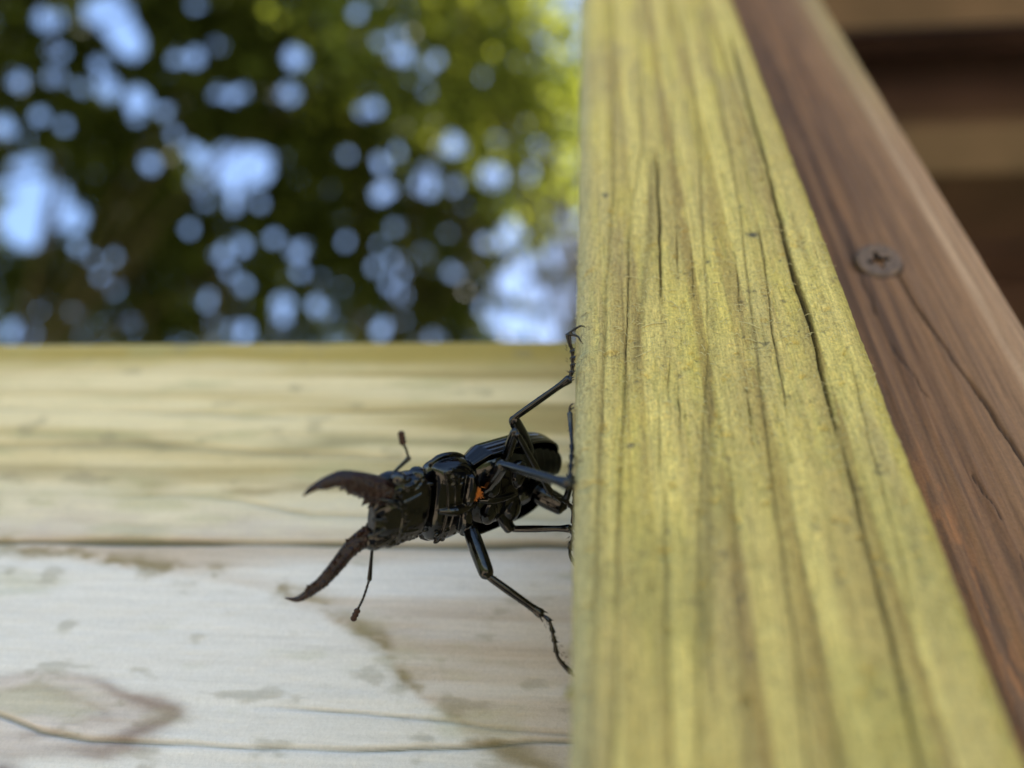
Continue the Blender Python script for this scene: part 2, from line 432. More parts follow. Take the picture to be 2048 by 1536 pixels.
_gx, _gz = np.meshgrid(np.arange(0, 38, .1), np.arange(25, 195, .25), indexing='ij')
_pg = post_disp(_gx.ravel(), _gz.ravel(), None).reshape(_gx.shape)
def _pd(x, z): return _pg[int(x / .1), int((z - 25) / .25)]
fb = MB()
for k in range(900):
    z = rng.uniform(55, 112) if k < 800 else rng.uniform(30, 190)
    x = rng.uniform(1.5, 36)
    L = rng.uniform(0.3, 1.3) if k < 860 else rng.uniform(1.4, 2.8)
    a = rng.normal(0, 0.5) + (math.pi / 2 if rng.random() < 0.25 else 0)
    dx, dz = math.cos(a) * L, math.sin(a) * L
    y0 = H - 0.02 - _pd(x, z)
    lift = rng.uniform(0.05, 0.3)
    pts = spline([(x, y0 + 0.03, z), (x + dx * 0.35, y0 - lift, z + dz * 0.35 + rng.normal(0, 0.12)), (x + dx * 0.75, y0 - lift * 0.8, z + dz * 0.75 + rng.normal(0, 0.15)), (x + dx, y0 - lift * 0.2, z + dz)], 3)
    fb.add(tube(pts, rng.uniform(0.02, 0.05), 4))
for k in range(150):                                               # ragged left arris
    z = rng.uniform(25, 160); a = rng.uniform(0, 1.2); x = XL + 2.6 - 2.6 * math.cos(a); y = H + 2.6 - 2.6 * math.sin(a)
    L = rng.uniform(0.2, 0.75); t = rng.normal(0, .5)
    fb.add(tube(spline([(x + .3, y + .1, z), (x - .35 * L, y - .25 * L, z + t * L * .6), (x - .6 * L, y - .3 * L, z + t * L)], 3), rng.uniform(.02, .05), 4))
for (xa, ya, xb, yb) in [(1243, 552, 1280, 556), (1304, 551, 1325, 556), (1330, 583, 1358, 578), (1330, 540, 1356, 545), (1473, 639, 1525, 657), (1468, 608, 1497, 614), (1485, 676, 1515, 682), (1515, 457, 1575, 460), (1328, 325, 1375, 332), (1420, 563, 1442, 564), (1275, 655, 1340, 642)]:
    p, q = at_plane(xa, ya, H), at_plane(xb, yb, H)
    mid = (p + q) / 2 + np.array([0, -0.12, rng.normal(0, 0.2)])
    fb.add(tube(spline([p + [0, 0.3, 0], mid, q + [0, 0.25, 0]], 6), [0.03] + [0.055] * 11 + [0.03], 5))
fo = fb.build("wood_fibres", MAT_FIBRE, post); tag(fo, kind="stuff")

# the olive sliver standing out of the post's left arris
p0 = at_depth(1162, 1370, 74); p1 = at_depth(1128, 1399, 75)
sl = MB(); sl.add(tube(spline([p0, (p0 * .55 + p1 * .45) + [0, 0, .15], p1], 5), [0.35, .45, .55, .6, .62, .6, .5, .4, .3, .18, .05], 6))
sl.build("splinter", MAT_SPLINTER, post)

# ------------------------------------------------------------------ brown stained board behind and beside the post, with its screw
HB = H + 19
def brown_fields(x, z):
    xs, zs = line_xz([(1800, 555), (1830, 610), (1900, 710), (1960, 790), (2048, 925), (2120, 1040)], HB)
    xc = np.interp(z, zs, xs) + 0.25 * (vnoise(z * 0.3, z * 0 + 3) - 0.5)
    crack = np.exp(-((x - xc) / 0.22) ** 2) * (1 - sst(114, 121, z))
    xs2, zs2 = line_xz([(1780, 690), (1860, 800), (1985, 1010), (2040, 1110)], HB)
    xc2 = np.interp(z, zs2, xs2) + 0.5 * (vnoise(z * 0.4, z * 0 + 13) - 0.5)
    crack2 = np.exp(-((x - xc2) / 0.14) ** 2) * sst(0.45, 0.6, vnoise(z * 0.25, z * 0 + 44))
    return crack, crack2
def brown_disp(x, z, b):
    xw = x + 1.2 * (fbm(z * 0.012, x * 0.02, 2) - 0.5)
    c1, c2 = brown_fields(x, z)
    r = 0.16 * np.sin(xw * 1.7 + 2 * vnoise(xw * 0.3, z * 0.01)) * sst(XR, XR + 3, x)
    return r - 0.9 * c1 - 0.4 * c2 + 0.30 * (fbm(xw * 1.8, z * 0.10, 4) - 0.5)
RUST = line_xz([(1840, 920), (1905, 1060), (1965, 1200), (2045, 1400), (2110, 1560)], HB)[::-1]
def brown_col(x, z, b):
    xw = x + 1.2 * (fbm(z * 0.012, x * 0.02, 2) - 0.5)
    c = np.tile(np.array([0.185, 0.10, 0.052]), (len(x), 1))
    s = fbm(xw * 0.9, z * 0.02 + 3, 4)
    c = mixc(c, (0.24, 0.125, 0.058), sst(0.45, 0.68, s) * 0.9)
    c = mixc(c, (0.115, 0.06, 0.032), sst(0.5, 0.33, s) * 0.6)
    worn = sst(0.56, 0.66, fbm(xw * 0.55 + 20, z * 0.035 + 6, 4)) * (0.35 + 0.65 * sst(0.4, 0.6, fbm(x * 2.5, z * 0.5, 3)))
    c = mixc(c, (0.27, 0.13, 0.055), worn * 0.5)
    edge = sst(0.48, 0.62, fbm(x * 1.2 + 70, z * 0.3, 4)) * np.exp(-((x - np.interp(z, *RUST)) / 2.0) ** 2) * (1 - sst(62, 84, z))
    c = mixc(c, (0.34, 0.15, 0.055), edge * 0.7)
    c = mixc(c, (0.35, 0.20, 0.105), sst(52, 74, x + 5 * (s - .5)) * 0.8)  # paler towards the right, sky sheen put into the colour
    # pale stripe along the right arris: sky light on the rounded edge, painted in
    arris_light = np.exp(-((x - 69.2) / 1.0) ** 2) * (0.5 + 0.5 * vnoise(z * 0.05, x * 0.6)) + 0.35 * sst(69.5, 72, x)
    c = mixc(c, (0.55, 0.37, 0.235), np.clip(arris_light, 0, 1) * 0.85)
    moss = sst(150, 230, z) * sst(64, 72, x)
    c = mixc(c, (0.36, 0.29, 0.12), moss * 0.6)
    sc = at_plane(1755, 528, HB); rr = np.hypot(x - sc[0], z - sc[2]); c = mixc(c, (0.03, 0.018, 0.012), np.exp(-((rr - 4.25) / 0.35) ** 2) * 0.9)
    c1, c2 = brown_fields(x, z)
    c = mixc(c, (0.018, 0.01, 0.007), np.clip(c1 + 0.8 * c2, 0, 1) * 0.95)
    st = fbm(xw * 3.0, z * 0.06 + 9, 3)
    return c * (0.52 + 0.58 * st)[:, None]
zs_b = np.concatenate([np.arange(-CAMZ / MM - 20, 10, 60), np.arange(20, 280, 0.35), np.arange(290, 1450, 60)])
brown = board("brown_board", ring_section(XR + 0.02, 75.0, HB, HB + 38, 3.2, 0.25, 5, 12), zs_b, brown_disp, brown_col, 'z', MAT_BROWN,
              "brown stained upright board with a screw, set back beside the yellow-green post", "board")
# screw: a flat head with a raised rim and a cross recess (real cut)
def build_screw():
    c = at_plane(1755, 528, HB); R0 = 3.25
    root = empty("screw", (c[0] * MM, (HB) * MM, c[2] * MM + CAMZ)); root.parent = brown
    root.location = Vector(root.location) - brown.location
    nr = 64; prof = [(4.1, 2.2), (4.15, -0.3), (4.0, -0.55), (3.5, -0.66), (2.9, -0.6)]
    V = []; Fc = []
    for r, y in prof:
        for k in range(nr):
            a = 2 * math.pi * k / nr; V.append((c[0] + r * math.cos(a), HB + y, c[2] + r * math.sin(a)))
    for i in range(len(prof) - 1):
        for k in range(nr):
            k2 = (k + 1) % nr; Fc.append((i * nr + k, i * nr + k2, (i + 1) * nr + k2, (i + 1) * nr + k))
    # recess outline: a cross with rounded arms, at the same 64 angles
    rot = math.radians(12)
    def cross_r(a):
        a = (a - rot) % (math.pi / 2); a = min(a, math.pi / 2 - a)
        return 0.95 + 1.35 * max(0, math.cos(a * 2.0)) ** 4
    for f, y in ((1.0, -0.5), (0.85, 1.2), (0.4, 2.6)):
        for k in range(nr):
            a = 2 * math.pi * k / nr; r = cross_r(a) * f; V.append((c[0] + r * math.cos(a), HB + y, c[2] + r * math.sin(a)))
    b = len(prof) - 1
    for k in range(nr):
        k2 = (k + 1) % nr; Fc.append((b * nr + k, b * nr + k2, (b + 1) * nr + k2, (b + 1) * nr + k))
    V = np.array(V); ta = math.radians(13); q = V - [c[0], HB - .35, c[2]]       # driven in slightly askew
    V = np.stack([q[:, 0], q[:, 1] * math.cos(ta) - q[:, 2] * math.sin(ta), q[:, 1] * math.sin(ta) + q[:, 2] * math.cos(ta)], -1) + [c[0], HB - .75, c[2]]
    V = V * MM; V[:, 2] += CAMZ
    mesh_obj("screw_head", V[:], Fc, MAT_SCREW, root)
    V2 = V[(b + 1) * nr:]; F2 = []
    for i in range(2):
        for k in range(nr):
            k2 = (k + 1) % nr; F2.append((i * nr + k, i * nr + k2, (i + 1) * nr + k2, (i + 1) * nr + k))
    F2.append(tuple(2 * nr + k for k in range(nr)))
    mesh_obj("cross_recess", V2, F2, MAT_RECESS, root)
build_screw()

# ------------------------------------------------------------------ weathered rail behind the beetle
HR = H + 40
ZT = 123.7
RAIL_CRACKS = [
    ([(-200, 1083), (0, 1084), (400, 1084), (740, 1090), (1160, 1090)], 0.55, 1.2, 1.3),
    ([(-200, 1395), (0, 1428), (80, 1462), (180, 1480), (330, 1490), (560, 1497), (800, 1500), (1160, 1480)], 0.32, 0.8, 0.8),
    ([(480, 1410), (660, 1420), (900, 1445), (1160, 1470)], 0.25, 0.5, 0.6),
    ([(-100, 815), (300, 822), (560, 835), (900, 815), (1160, 812)], 0.55, 0.3, 0.32),
    ([(-100, 895), (240, 885), (520, 905), (860, 918), (1160, 905)], 0.9, 0.3, 0.42),
    ([(170, 995), (420, 990), (620, 1030), (800, 1035), (1160, 1040)], 0.5, 0.3, 0.35),
    ([(-100, 770), (250, 780), (600, 775), (1160, 765)], 0.4, 0.2, 0.25),
]
_RC = []
for pts, w, dep, dk in RAIL_CRACKS:
    q = np.array([at_plane(x, y, HR) for x, y in pts]); o = np.argsort(q[:, 0]); _RC.append((q[o, 0], q[o, 2], w, dep, dk))
def rail_fields(z, x):
    cut = np.zeros_like(x); dark = np.zeros_like(x)
    for xs, zs, w, dep, dk in _RC:
        zc = np.interp(x, xs, zs) + 0.5 * (vnoise(x * 0.12 + 5 * dep, x * 0 + w * 31) - 0.5)
        ww = w * (0.6 + 0.8 * vnoise(x * 0.06, x * 0 + w * 77))
        fade = 0.45 + 0.55 * vnoise(x * 0.07 + 40 * w, x * 0 + 3)
        fade = fade * sst(xs[0] - 1, xs[0] + 14, x)
        g = np.exp(-((z - zc) / ww) ** 2) * fade
        cut = np.maximum(cut, dep * g); dark = np.maximum(dark, dk * g)
    return cut, dark
_kc = at_plane(10, 1428, HR)                  # heart of the knot
def knot(z, x):
    dx = (x - _kc[0]) / 25.0; dz = (z - _kc[2]) / 6.2
    dz = dz + 0.25 * dx * dx * np.sign(dx) * 0.3
    return np.sqrt(dx * dx + dz * dz) + 0.35 * (fbm(x * 0.13, z * 0.3, 3) - 0.5)
def dxn(x): return (x - _kc[0]) / 25.0
def rail_disp(z, x, b):
    cut, _ = rail_fields(z, x)
    return -cut + 0.2 * (fbm(x * 0.05, z * 0.6, 4) - 0.5) + 0.12 * (fbm(x * 0.4, z * 0.8 + 9, 3) - 0.5)
def rail_curve(pts):
    q = np.array([at_plane(px, py, HR) for px, py in pts]); o = np.argsort(q[:, 0]); return q[o, 0], q[o, 2]
_BORDER = rail_curve([(-300, 1085), (0, 1092), (130, 1112), (300, 1140), (430, 1160), (560, 1195), (660, 1240), (760, 1292), (800, 1350), (830, 1400), (880, 1440), (930, 1480), (1160, 1600)])
def rail_col(z, x, b):
    zw = z + 2.2 * (fbm(x * 0.02, z * 0.05 + 2, 3) - 0.5)
    n1 = fbm(x * 0.05, z * 0.12, 4) - 0.5
    n2 = fbm(x * 0.25 + 7, z * 0.5, 4) - 0.5
    zc = 70.0 + 0.01 * x                                      # the long crack divides the board
    above = sst(-3.0, 9.0, z - zc + 9 * n1 + 5 * n2)
    c = np.tile(np.array([0.62, 0.595, 0.565]), (len(x), 1))   # bleached lower wood
    # tan figure right of the sweeping border, below the crack
    zb = np.interp(x, *_BORDER) + 3.0 * n1 + 2.0 * n2
    tan = sst(-0.8, 1.6, z - zb)
    tan = tan * (0.55 + 0.45 * sst(0.35, 0.6, fbm(x * 0.015 + 2, zw * 0.25, 3)))
    pale = np.exp(-((z - 65.0) / 2.6) ** 2) * sst(-75, -45, x) + np.exp(-((z - 62.0 + 0.03 * (x + 60)) / 3.0) ** 2) * sst(-60, -30, x) * .8
    c = mixc(c, (0.43, 0.345, 0.265), np.clip(tan - 0.75 * pale, 0, 1) * 0.85)
    edge = np.exp(-((z - zb - 1.2) / 2.0) ** 2) * sst(0.44, 0.66, fbm(x * 0.16, z * 0.3 + 3, 4))
    c = mixc(c, (0.23, 0.185, 0.10), edge * 0.9)
    # yellowed upper wood in soft level bands
    cu = np.tile(np.array([0.60, 0.50, 0.29]), (len(x), 1))
    band = fbm(x * 0.010 + 1, zw * 0.32, 3)
    cu = mixc(cu, (0.33, 0.26, 0.11), sst(0.44, 0.68, band) * 0.85)
    cu = mixc(cu, (0.68, 0.60, 0.40), sst(0.50, 0.32, band) * 0.55)
    cu = mixc(cu, (0.62, 0.56, 0.43), sst(90, 76, z + 8 * n1) * 0.8)
    cu = mixc(cu, (0.33, 0.255, 0.065), sst(111, 119.5, z + 5 * n1) * 0.8)
    b2 = np.exp(-((z - 93.5 + 5 * n1) / 1.6) ** 2) * sst(0.3, 0.6, fbm(x * 0.03 + 12, z * 0.05, 3))
    cu = mixc(cu, (0.26, 0.23, 0.12), b2 * 0.75)
    b3 = np.exp(-((z - 80.5 + 6 * n1 + 0.03 * x) / 1.3) ** 2) * sst(0.35, 0.6, fbm(x * 0.05 + 2, z * 0.1, 3))
    cu = mixc(cu, (0.28, 0.22, 0.11), b3 * 0.75)
    c = c * (1 - above[:, None]) + cu * above[:, None]
    # knot
    k = knot(z, x)
    c = mixc(c, (0.50, 0.43, 0.385), (1 - sst(0.85, 1.1, k)) * 0.7)
    rim = np.exp(-((k - 0.97) / 0.13) ** 2) * (0.3 + 0.7 * sst(0.2, 0.9, dxn(x))) + 0.45 * np.exp(-((k - 0.6) / 0.12) ** 2) * sst(0.35, 0.6, fbm(x * .1, z * .3 + 5, 3))
    c = mixc(c, (0.20, 0.14, 0.11), np.clip(rim, 0, 1) * 0.8)
    # algae, soot
    alg = sst(0.55, 0.80, fbm(x * 0.06 + 90, z * 0.2 + 3, 4)); c = mixc(c, (0.33, 0.33, 0.17), alg * 0.35)
    soot = sst(0.66, 0.80, fbm(x * 0.13 + 9, z * 0.3 + 31, 4)); c = mixc(c, (0.22, 0.20, 0.13), soot * 0.4)
    cor = at_plane(0, 1540, HR); dd = ((x - cor[0]) / 3.0) ** 2 + ((z - cor[2] + 1.0) / 2.0) ** 2
    c = mixc(c, (0.06, 0.025, 0.02), np.exp(-dd) * 0.95)
    c = c * (0.92 + 0.16 * fbm(x * 0.05, z * 1.6, 4))[:, None]
    _, dark = rail_fields(z, x)
    return mixc(c, (0.11, 0.105, 0.065), np.clip(dark, 0, 1) * 0.95)
xs_r = np.concatenate([np.arange(-1500, -200, 60), np.arange(-190, 3, 0.5), np.arange(10, XR, 9)])
rail = board("weathered_rail", ring_section(ZT - 140, ZT, HR, HR + 38, 2.2, 0.3, 5, 10), xs_r, rail_disp, rail_col, 'x', MAT_RAIL,
             "pale weathered horizontal rail board with a long crack and knot behind the beetle", "rail")

# ------------------------------------------------------------------ porch roof overhead on the right: rafters under dark soffit boards
def box(x0, x1, y0, y1, z0, z1, bev=0.004):
    bm = bmesh.new(); bmesh.ops.create_cube(bm, size=1)
    for v in bm.verts:
        v.co = ((x0 + x1) / 2 + v.co.x * (x1 - x0), (y0 + y1) / 2 + v.co.y * (y1 - y0), (z0 + z1) / 2 + v.co.z * (z1 - z0))
    bmesh.ops.bevel(bm, geom=bm.edges[:], offset=bev, segments=2, affect='EDGES')
    bm.verts.index_update()
    V = [tuple(v.co) for v in bm.verts]; F = [tuple(v.index for v in f.verts) for f in bm.faces]; bm.free(); return V, F
RX0, RX1 = 0.10, 1.5
RZ = CAMZ + 0.70
roof = empty("porch_roof", (RX0, 0.3, RZ), "brown porch roof of rafters under dark soffit boards above the brown board", "roof")
for Y in (-0.08, 0.065, 0.2095, 0.354, 0.66, 0.81, 0.96, 1.11, 1.26):
    V, Fq = box(RX0 + 0.02, RX1, Y, Y + 0.058, RZ, RZ + 0.16); mesh_obj("rafter", V, Fq, MAT_RAFTER, roof, False)
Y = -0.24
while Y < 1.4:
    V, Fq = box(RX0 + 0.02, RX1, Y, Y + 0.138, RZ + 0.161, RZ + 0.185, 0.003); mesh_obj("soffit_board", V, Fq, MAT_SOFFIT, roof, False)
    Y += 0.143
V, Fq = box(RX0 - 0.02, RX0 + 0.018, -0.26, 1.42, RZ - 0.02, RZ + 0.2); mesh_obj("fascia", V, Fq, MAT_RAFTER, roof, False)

# ------------------------------------------------------------------ the beetle
# body frame, seen by the lens: a towards the head, l sideways, v towards the belly
hc = at_depth(786, 1019, 97.0)
a_c = np.array([-0.721, -0.162, -0.673]); a_c /= np.linalg.norm(a_c)
l_c = np.array([-22., -128., 54.]); l_c -= a_c * (l_c @ a_c); l_c /= np.linalg.norm(l_c)
v_c = -np.cross(a_c, l_c)
AW, LW, VW = CM @ a_c, CM @ l_c, CM @ v_c
def B(al, be, ga=0.0): return hc + al * AW + be * LW + ga * VW
def Bpx(x, y, ga):
    """body-frame point under a pixel at belly height ga"""
    d = px_dir(x, y); s = np.linalg.solve(np.array([AW, LW, -d]).T, -(hc + ga * VW)); return s[2] * d

def loft(secs, seg=56):
    """secs: (alpha, beta centre, gamma centre, half width, dorsal height, belly height, exponent)"""
    V = []; F = []
    for (al, bc, gc, hw, hd, hv, e) in secs:
        for k in range(seg):
            t = 2 * math.pi * k / seg; cx, sx = math.cos(t), math.sin(t)
            be = hw * math.copysign(abs(cx) ** (2 / e), cx); ga = math.copysign(abs(sx) ** (2 / e), sx); ga *= hv if ga > 0 else hd
            V.append(B(al, bc + be, gc + ga))
    n = len(secs)
    for i in range(n - 1):
        for k in range(seg):
            k2 = (k + 1) % seg; F.append((i * seg + k, i * seg + k2, (i + 1) * seg + k2, (i + 1) * seg + k))
    F.append(tuple(reversed(range(seg)))); F.append(tuple((n - 1) * seg + k for k in range(seg)))
    return V, F
def interp_secs(keys, n):
    keys = np.array(keys, float); t = np.linspace(0, 1, len(keys)); tt = np.linspace(0, 1, n)
    sm = spline(keys, max(2, n // (len(keys) - 1))); return [tuple(r) for r in sm]
def blob(c, ax, seg=20):
    V = []; F = []; c = np.asarray(c); rows = seg // 2
    for i in range(rows + 1):
        th = math.pi * i / rows
        for k in range(seg):
            ph = 2 * math.pi * k / seg
            V.append(c + ax[0] * math.sin(th) * math.cos(ph) + ax[1] * math.sin(th) * math.sin(ph) + ax[2] * math.cos(th))
    for i in range(rows):
        for k in range(seg):
            k2 = (k + 1) % seg; F.append((i * seg + k, i * seg + k2, (i + 1) * seg + k2, (i + 1) * seg + k))
    return V, F

body = MB()
# head: broad, flattened, with cheek lobes and a notched front
body.add(loft(interp_secs([(-6.0, .3, 0, 2.8, 1.2, 1.2, 2.4), (-4.9, .1, 0, 3.0, 1.4, 1.3, 2.4), (-3.9, .1, .1, 4.6, 2.2, 2.3, 2.5), (-2.0, 0, 0, 5.0, 2.4, 2.4, 2.6), (0.3, 0, 0, 5.0, 2.2, 2.2, 2.6), (2.0, 0, 0, 4.4, 1.8, 1.8, 2.8), (3.0, 0, 0.1, 3.2, 1.2, 1.3, 2.6), (3.6, 0, 0.2, 1.8, .6, .7, 2.2)], 40)))
# labrum / mouth plate, cheek ridges
body.add(loft(interp_secs([(0.2, 0, 1.9, 2.2, .6, .9, 2.4), (2.4, 0, 1.6, 2.4, .7, .8, 2.6), (3.9, 0, 1.2, 1.6, .5, .5, 2.4)], 16)))
for s in (-1, 1):
    body.add(blob(B(0.9, s * 4.7, -0.4), (1.9 * AW, 0.9 * LW, 1.1 * VW)))
    body.add(blob(B(2.6, s * 3.6, 0.2), (1.5 * AW, 1.5 * LW, 1.3 * VW)))
    body.add(blob(B(-3.2, s * 4.6, 0.2), (1.1 * AW, 0.9 * LW, 1.2 * VW)))
    body.add(tube(spline([B(0.3, s * 1.2, 2.2), B(1.2, s * 2.4, 2.35), B(2.4, s * 3.2, 2.0), B(3.6, s * 3.6, 1.6)], 5), .26, 8))   # palps
    body.add(tube(spline([B(2.2, s * .5, 2.1), B(3.4, s * .9, 2.3), B(4.6, s * 1.2, 2.0)], 5), .22, 8))
body.add(tube(spline([B(0.6, -3.4, 2.2), B(0.4, 0, 2.75), B(0.6, 3.4, 2.2)], 6), .2, 8))
rb = random.Random(11)
for _ in range(130):                                              # granules over the under side of the head
    al, be = rb.uniform(-3.4, 3.2), rb.uniform(-4.4, 4.4)
    ga = 2.25 * max(0.05, 1 - abs(be / 5.0) ** 2.6) ** (1 / 2.6) * (1 if al < 1 else 1 - .18 * (al - 1))
    r_ = rb.uniform(.1, .24)
    body.add(blob(B(al, be, ga), (r_ * 1.3 * AW, r_ * LW, r_ * VW), 8))
for _ in range(90):                                              # coarser knobs on head front, cheeks and prothorax flanks
    al, be = rb.choice([(rb.uniform(.5, 3.4), rb.uniform(-4, 4)), (rb.uniform(-11, -5.5), rb.choice([-1, 1]) * rb.uniform(3.2, 5.6) + .9), (rb.uniform(-4.5, .5), rb.choice([-1, 1]) * rb.uniform(3.4, 4.8))])
    ga = 2.6 * max(0.04, 1 - abs((be - (.9 if al < -5 else 0)) / (6.3 if al < -5 else 5.1)) ** 2.6) ** (1 / 2.6) * (1 if al < 1 else 1 - .2 * (al - 1)) * (1.1 if al < -5 else .85)
    r_ = rb.uniform(.2, .42)
    body.add(blob(B(al, be, ga), (r_ * rb.uniform(1, 2) * AW, r_ * LW, r_ * .8 * VW), 8))
for be in (-3.0, 3.0): body.add(tube(spline([B(-3.6, be, 1.9), B(-2.0, be * .9, 2.25), B(.2, be * .75, 2.2)], 5), .16, 6))
for al in (-2.4,): body.add(tube(spline([B(al, -4.6, 1.0), B(al - .3, -2.6, 2.05), B(al - .5, 0, 2.4), B(al - .3, 2.6, 2.05), B(al, 4.6, 1.0)], 5), .13, 6))
for al in (-6.4, -7.6): body.add(tube(spline([B(al, -4.8, 1.9), B(al - .2, -2.6, 2.8), B(al - .4, .9, 3.1), B(al - .2, 4.2, 2.8), B(al, 6.4, 1.9)], 5), .15, 6))
# prothorax (saddle) and its front collar, belly plates, coxal bars
body.add(loft(interp_secs([(-5.0, .4, 0, 3.6, 1.6, 1.7, 2.3), (-5.7, .6, 0, 5.7, 2.7, 2.6, 2.5), (-8.0, .9, 0, 6.3, 3.2, 3.0, 2.4), (-10.5, 1.0, 0, 6.1, 3.1, 3.0, 2.4), (-11.8, 1.0, 0, 5.2, 2.6, 2.6, 2.3), (-12.4, 1.0, 0, 4.0, 2.0, 2.1, 2.2)], 36)))
for s in (-1, 1):
    body.add(tube(spline([B(-5.4, .6 + s * 5.6, -.3), B(-7.2, .8 + s * 6.5, -.4), B(-9.8, 1 + s * 6.4, -.4), B(-11.6, 1 + s * 5.4, -.3)], 6), [.25] + [.42] * 17 + [.25], 8))
    body.add(tube(spline([B(-10.0, 1 + s * .4, 3.1), B(-10.2, 1 + s * 2.4, 3.3), B(-10.4, 1 + s * 4.6, 2.9)], 6), [.6, .75, .85, .9, .9, .9, .9, .9, .9, .85, .8, .7, .6], 12))
body.add(tube(spline([B(-5.6, .6, 2.6), B(-8, .9, 3.35), B(-11.4, 1, 3.1)], 5), [.3, .4, .5, .6, .65, .7, .7, .65, .6, .5, .4], 10))
# meso/metathorax and abdomen with sternite steps
body.add(loft(interp_secs([(-12.0, 1.0, .1, 3.2, 1.7, 2.0, 2.2), (-13.2, 1.1, .1, 4.8, 2.4, 2.7, 2.3), (-15.5, 1.2, .1, 6.0, 2.8, 3.4, 2.3), (-19.0, 1.3, 0, 6.2, 2.9, 3.6, 2.3), (-21.0, 1.3, 0, 6.0, 2.8, 3.1, 2.2)], 24)))
ab = []
for i in range(6):
    f = i / 5
    hw = 5.8 * (1 - 0.62 * f ** 2.0); hv = 3.1 * (1 - .5 * f ** 1.6); al = -20.5 - 1.75 * i
    ab += [(al, 1.3, 0, hw, 2.6 * (1 - .4 * f * f), hv, 2.2), (al - 1.5, 1.3, 0, hw * .985, 2.5 * (1 - .4 * f * f), hv * .98, 2.2), (al - 1.7, 1.3, 0, hw * .97, 2.4 * (1 - .4 * f * f), hv * .965, 2.2)]
ab.append((-31.3, 1.3, 0, 1.0, .6, .5, 2))
body.add(loft(ab))
for (al, be, ga, r) in [(-14.5, -1.0, 3.2, 1.35), (-14.5, 3.3, 3.2, 1.35), (-19.2, -1.6, 3.2, 1.5), (-19.2, 4.2, 3.2, 1.5)]:
    body.add(blob(B(al, be, ga), (r * AW, 1.5 * r * LW, .8 * r * VW)))
body.add(tube(spline([B(-12.6, 1.1, 2.7), B(-15, 1.2, 3.7), B(-18.6, 1.3, 3.8)], 4), [.3, .4, .5, .5, .5, .5, .5, .45, .3], 8))

FACE = XL
def on_face(y, depth, off, x_guess=1150):
    """a point off mm left of the post's left side, on the image row y, at that depth"""
    x = x_guess
    for _ in range(30):
        p = at_depth(x, y, depth); x += (FACE - off - p[0]) / depth * FPX * 0.9
    return at_depth(x, y, depth)
def P(x, y, d): return at_depth(x, y, d)
def limb(pts, rad, seg=14, sub=5):
    sp = spline(pts, sub); r = spline(np.array(rad)[:, None], sub)[:, 0]
    return tube(sp, np.maximum(r, 0.05), seg)
def femur(p, q, r):
    p, q = np.asarray(p), np.asarray(q); L = q - p
    body.add(limb([p, p + .2 * L, p + .5 * L, p + .8 * L, p + .97 * L, q + .03 * L], [r * .62, r * .9, r, r * .95, r * .85, r * .45]))
def tibia(p, q, r0, r1, spurs=True):
    p, q = np.asarray(p), np.asarray(q); L = q - p; n = np.linalg.norm(L); d = L / n
    body.add(limb([p, p + .08 * L, p + .4 * L, p + .8 * L, q - .03 * L, q], [r0 * .8, r0, r0 * 1.05, r1, r1 * 1.35, r1 * 1.1]))
    if spurs:
        side = np.cross(d, [0.2, -0.9, 0.3]); side /= np.linalg.norm(side)
        for s, k in ((1, 1.0), (-1, .8), (.3, .9)):
            body.add(limb([q - .3 * d, q + side * s * r1 * 1.2, q + side * s * r1 * 2.3 * k + d * .7], [.2, .16, .05], 6, 3))
def tarsus(pts, r=.3, claws=None):
    pts = [np.asarray(p) for p in pts]
    sp = spline(pts, 8); L = np.r_[0, np.cumsum(np.linalg.norm(np.diff(sp, axis=0), axis=1))]
    tot = L[-1]; rr = []
    for s in L / tot:                                             # four short joints that flare at their tips, one long last joint
        if s < 0.62: u = (s / 0.155) % 1.0; rr.append(r * (0.62 + 0.55 * u ** 2))
        else: u = (s - 0.62) / 0.38; rr.append(r * (0.6 + 0.55 * u))
    t2 = np.linspace(0, tot, 90); sp2 = np.stack([np.interp(t2, L, sp[:, i]) for i in range(3)], -1)
    rr2 = []
    for s in t2 / tot:
        if s < 0.62: u = (s / 0.155) % 1.0; rr2.append(r * (0.62 + 0.6 * u ** 2))
        else: u = (s - 0.62) / 0.38; rr2.append(r * (0.6 + 0.55 * u))
    body.add(tube(sp2, rr2, 10))
    d = sp2[-1] - sp2[-4]; d /= np.linalg.norm(d)
    # small bristles under each joint
    for s in (.155, .31, .465, .62):
        i = int(s * 89); p = sp2[i]; tg = sp2[i] - sp2[i - 2]; tg /= np.linalg.norm(tg)
        nrm = np.array([1.0, 0, 0]) - tg * tg[0]; nrm /= np.linalg.norm(nrm)
        body.add(limb([p, p + nrm * .3 + tg * .15, p + nrm * .55 + tg * .35], [.14, .1, .05], 6, 2))
    if claws is None:
        sd = np.cross(d, [1.0, 0, 0]); sd /= np.linalg.norm(sd); e = sp2[-1]; inn = np.array([1.0, 0, 0])
        claws = [[e - .2 * d, e + .45 * d + .35 * sd * s, e + .9 * d + .6 * sd * s + .25 * inn, e + 1.1 * d + .65 * sd * s + .75 * inn] for s in (1, -1)]
    for c in claws: body.add(limb(c, [.2, .17, .13, .05], 8, 5))

# leg A: hind leg reaching up, claws hooked round the post's arris
kA = P(1027, 838, 104.0)
femur(Bpx(1062, 905, 1.5), kA, .95)
tA = on_face(757, 101.5, .75); tibia(kA + [0, 0, .1], tA, .46, .46)
eA = on_face(668, 100.8, 1.0)
cl1 = [eA, P(1155, 655, 100.2), P(1164, 652, 99.9), P(1173, 656, 100.3)]
cl2 = [eA, P(1154, 672, 100.2), P(1160, 680, 99.8), P(1167, 689, 99.9)]
tarsus([tA, on_face(735, 101.6, .45), on_face(705, 101.6, .42), on_face(688, 101.2, .75), eA], .36, [cl1, cl2])
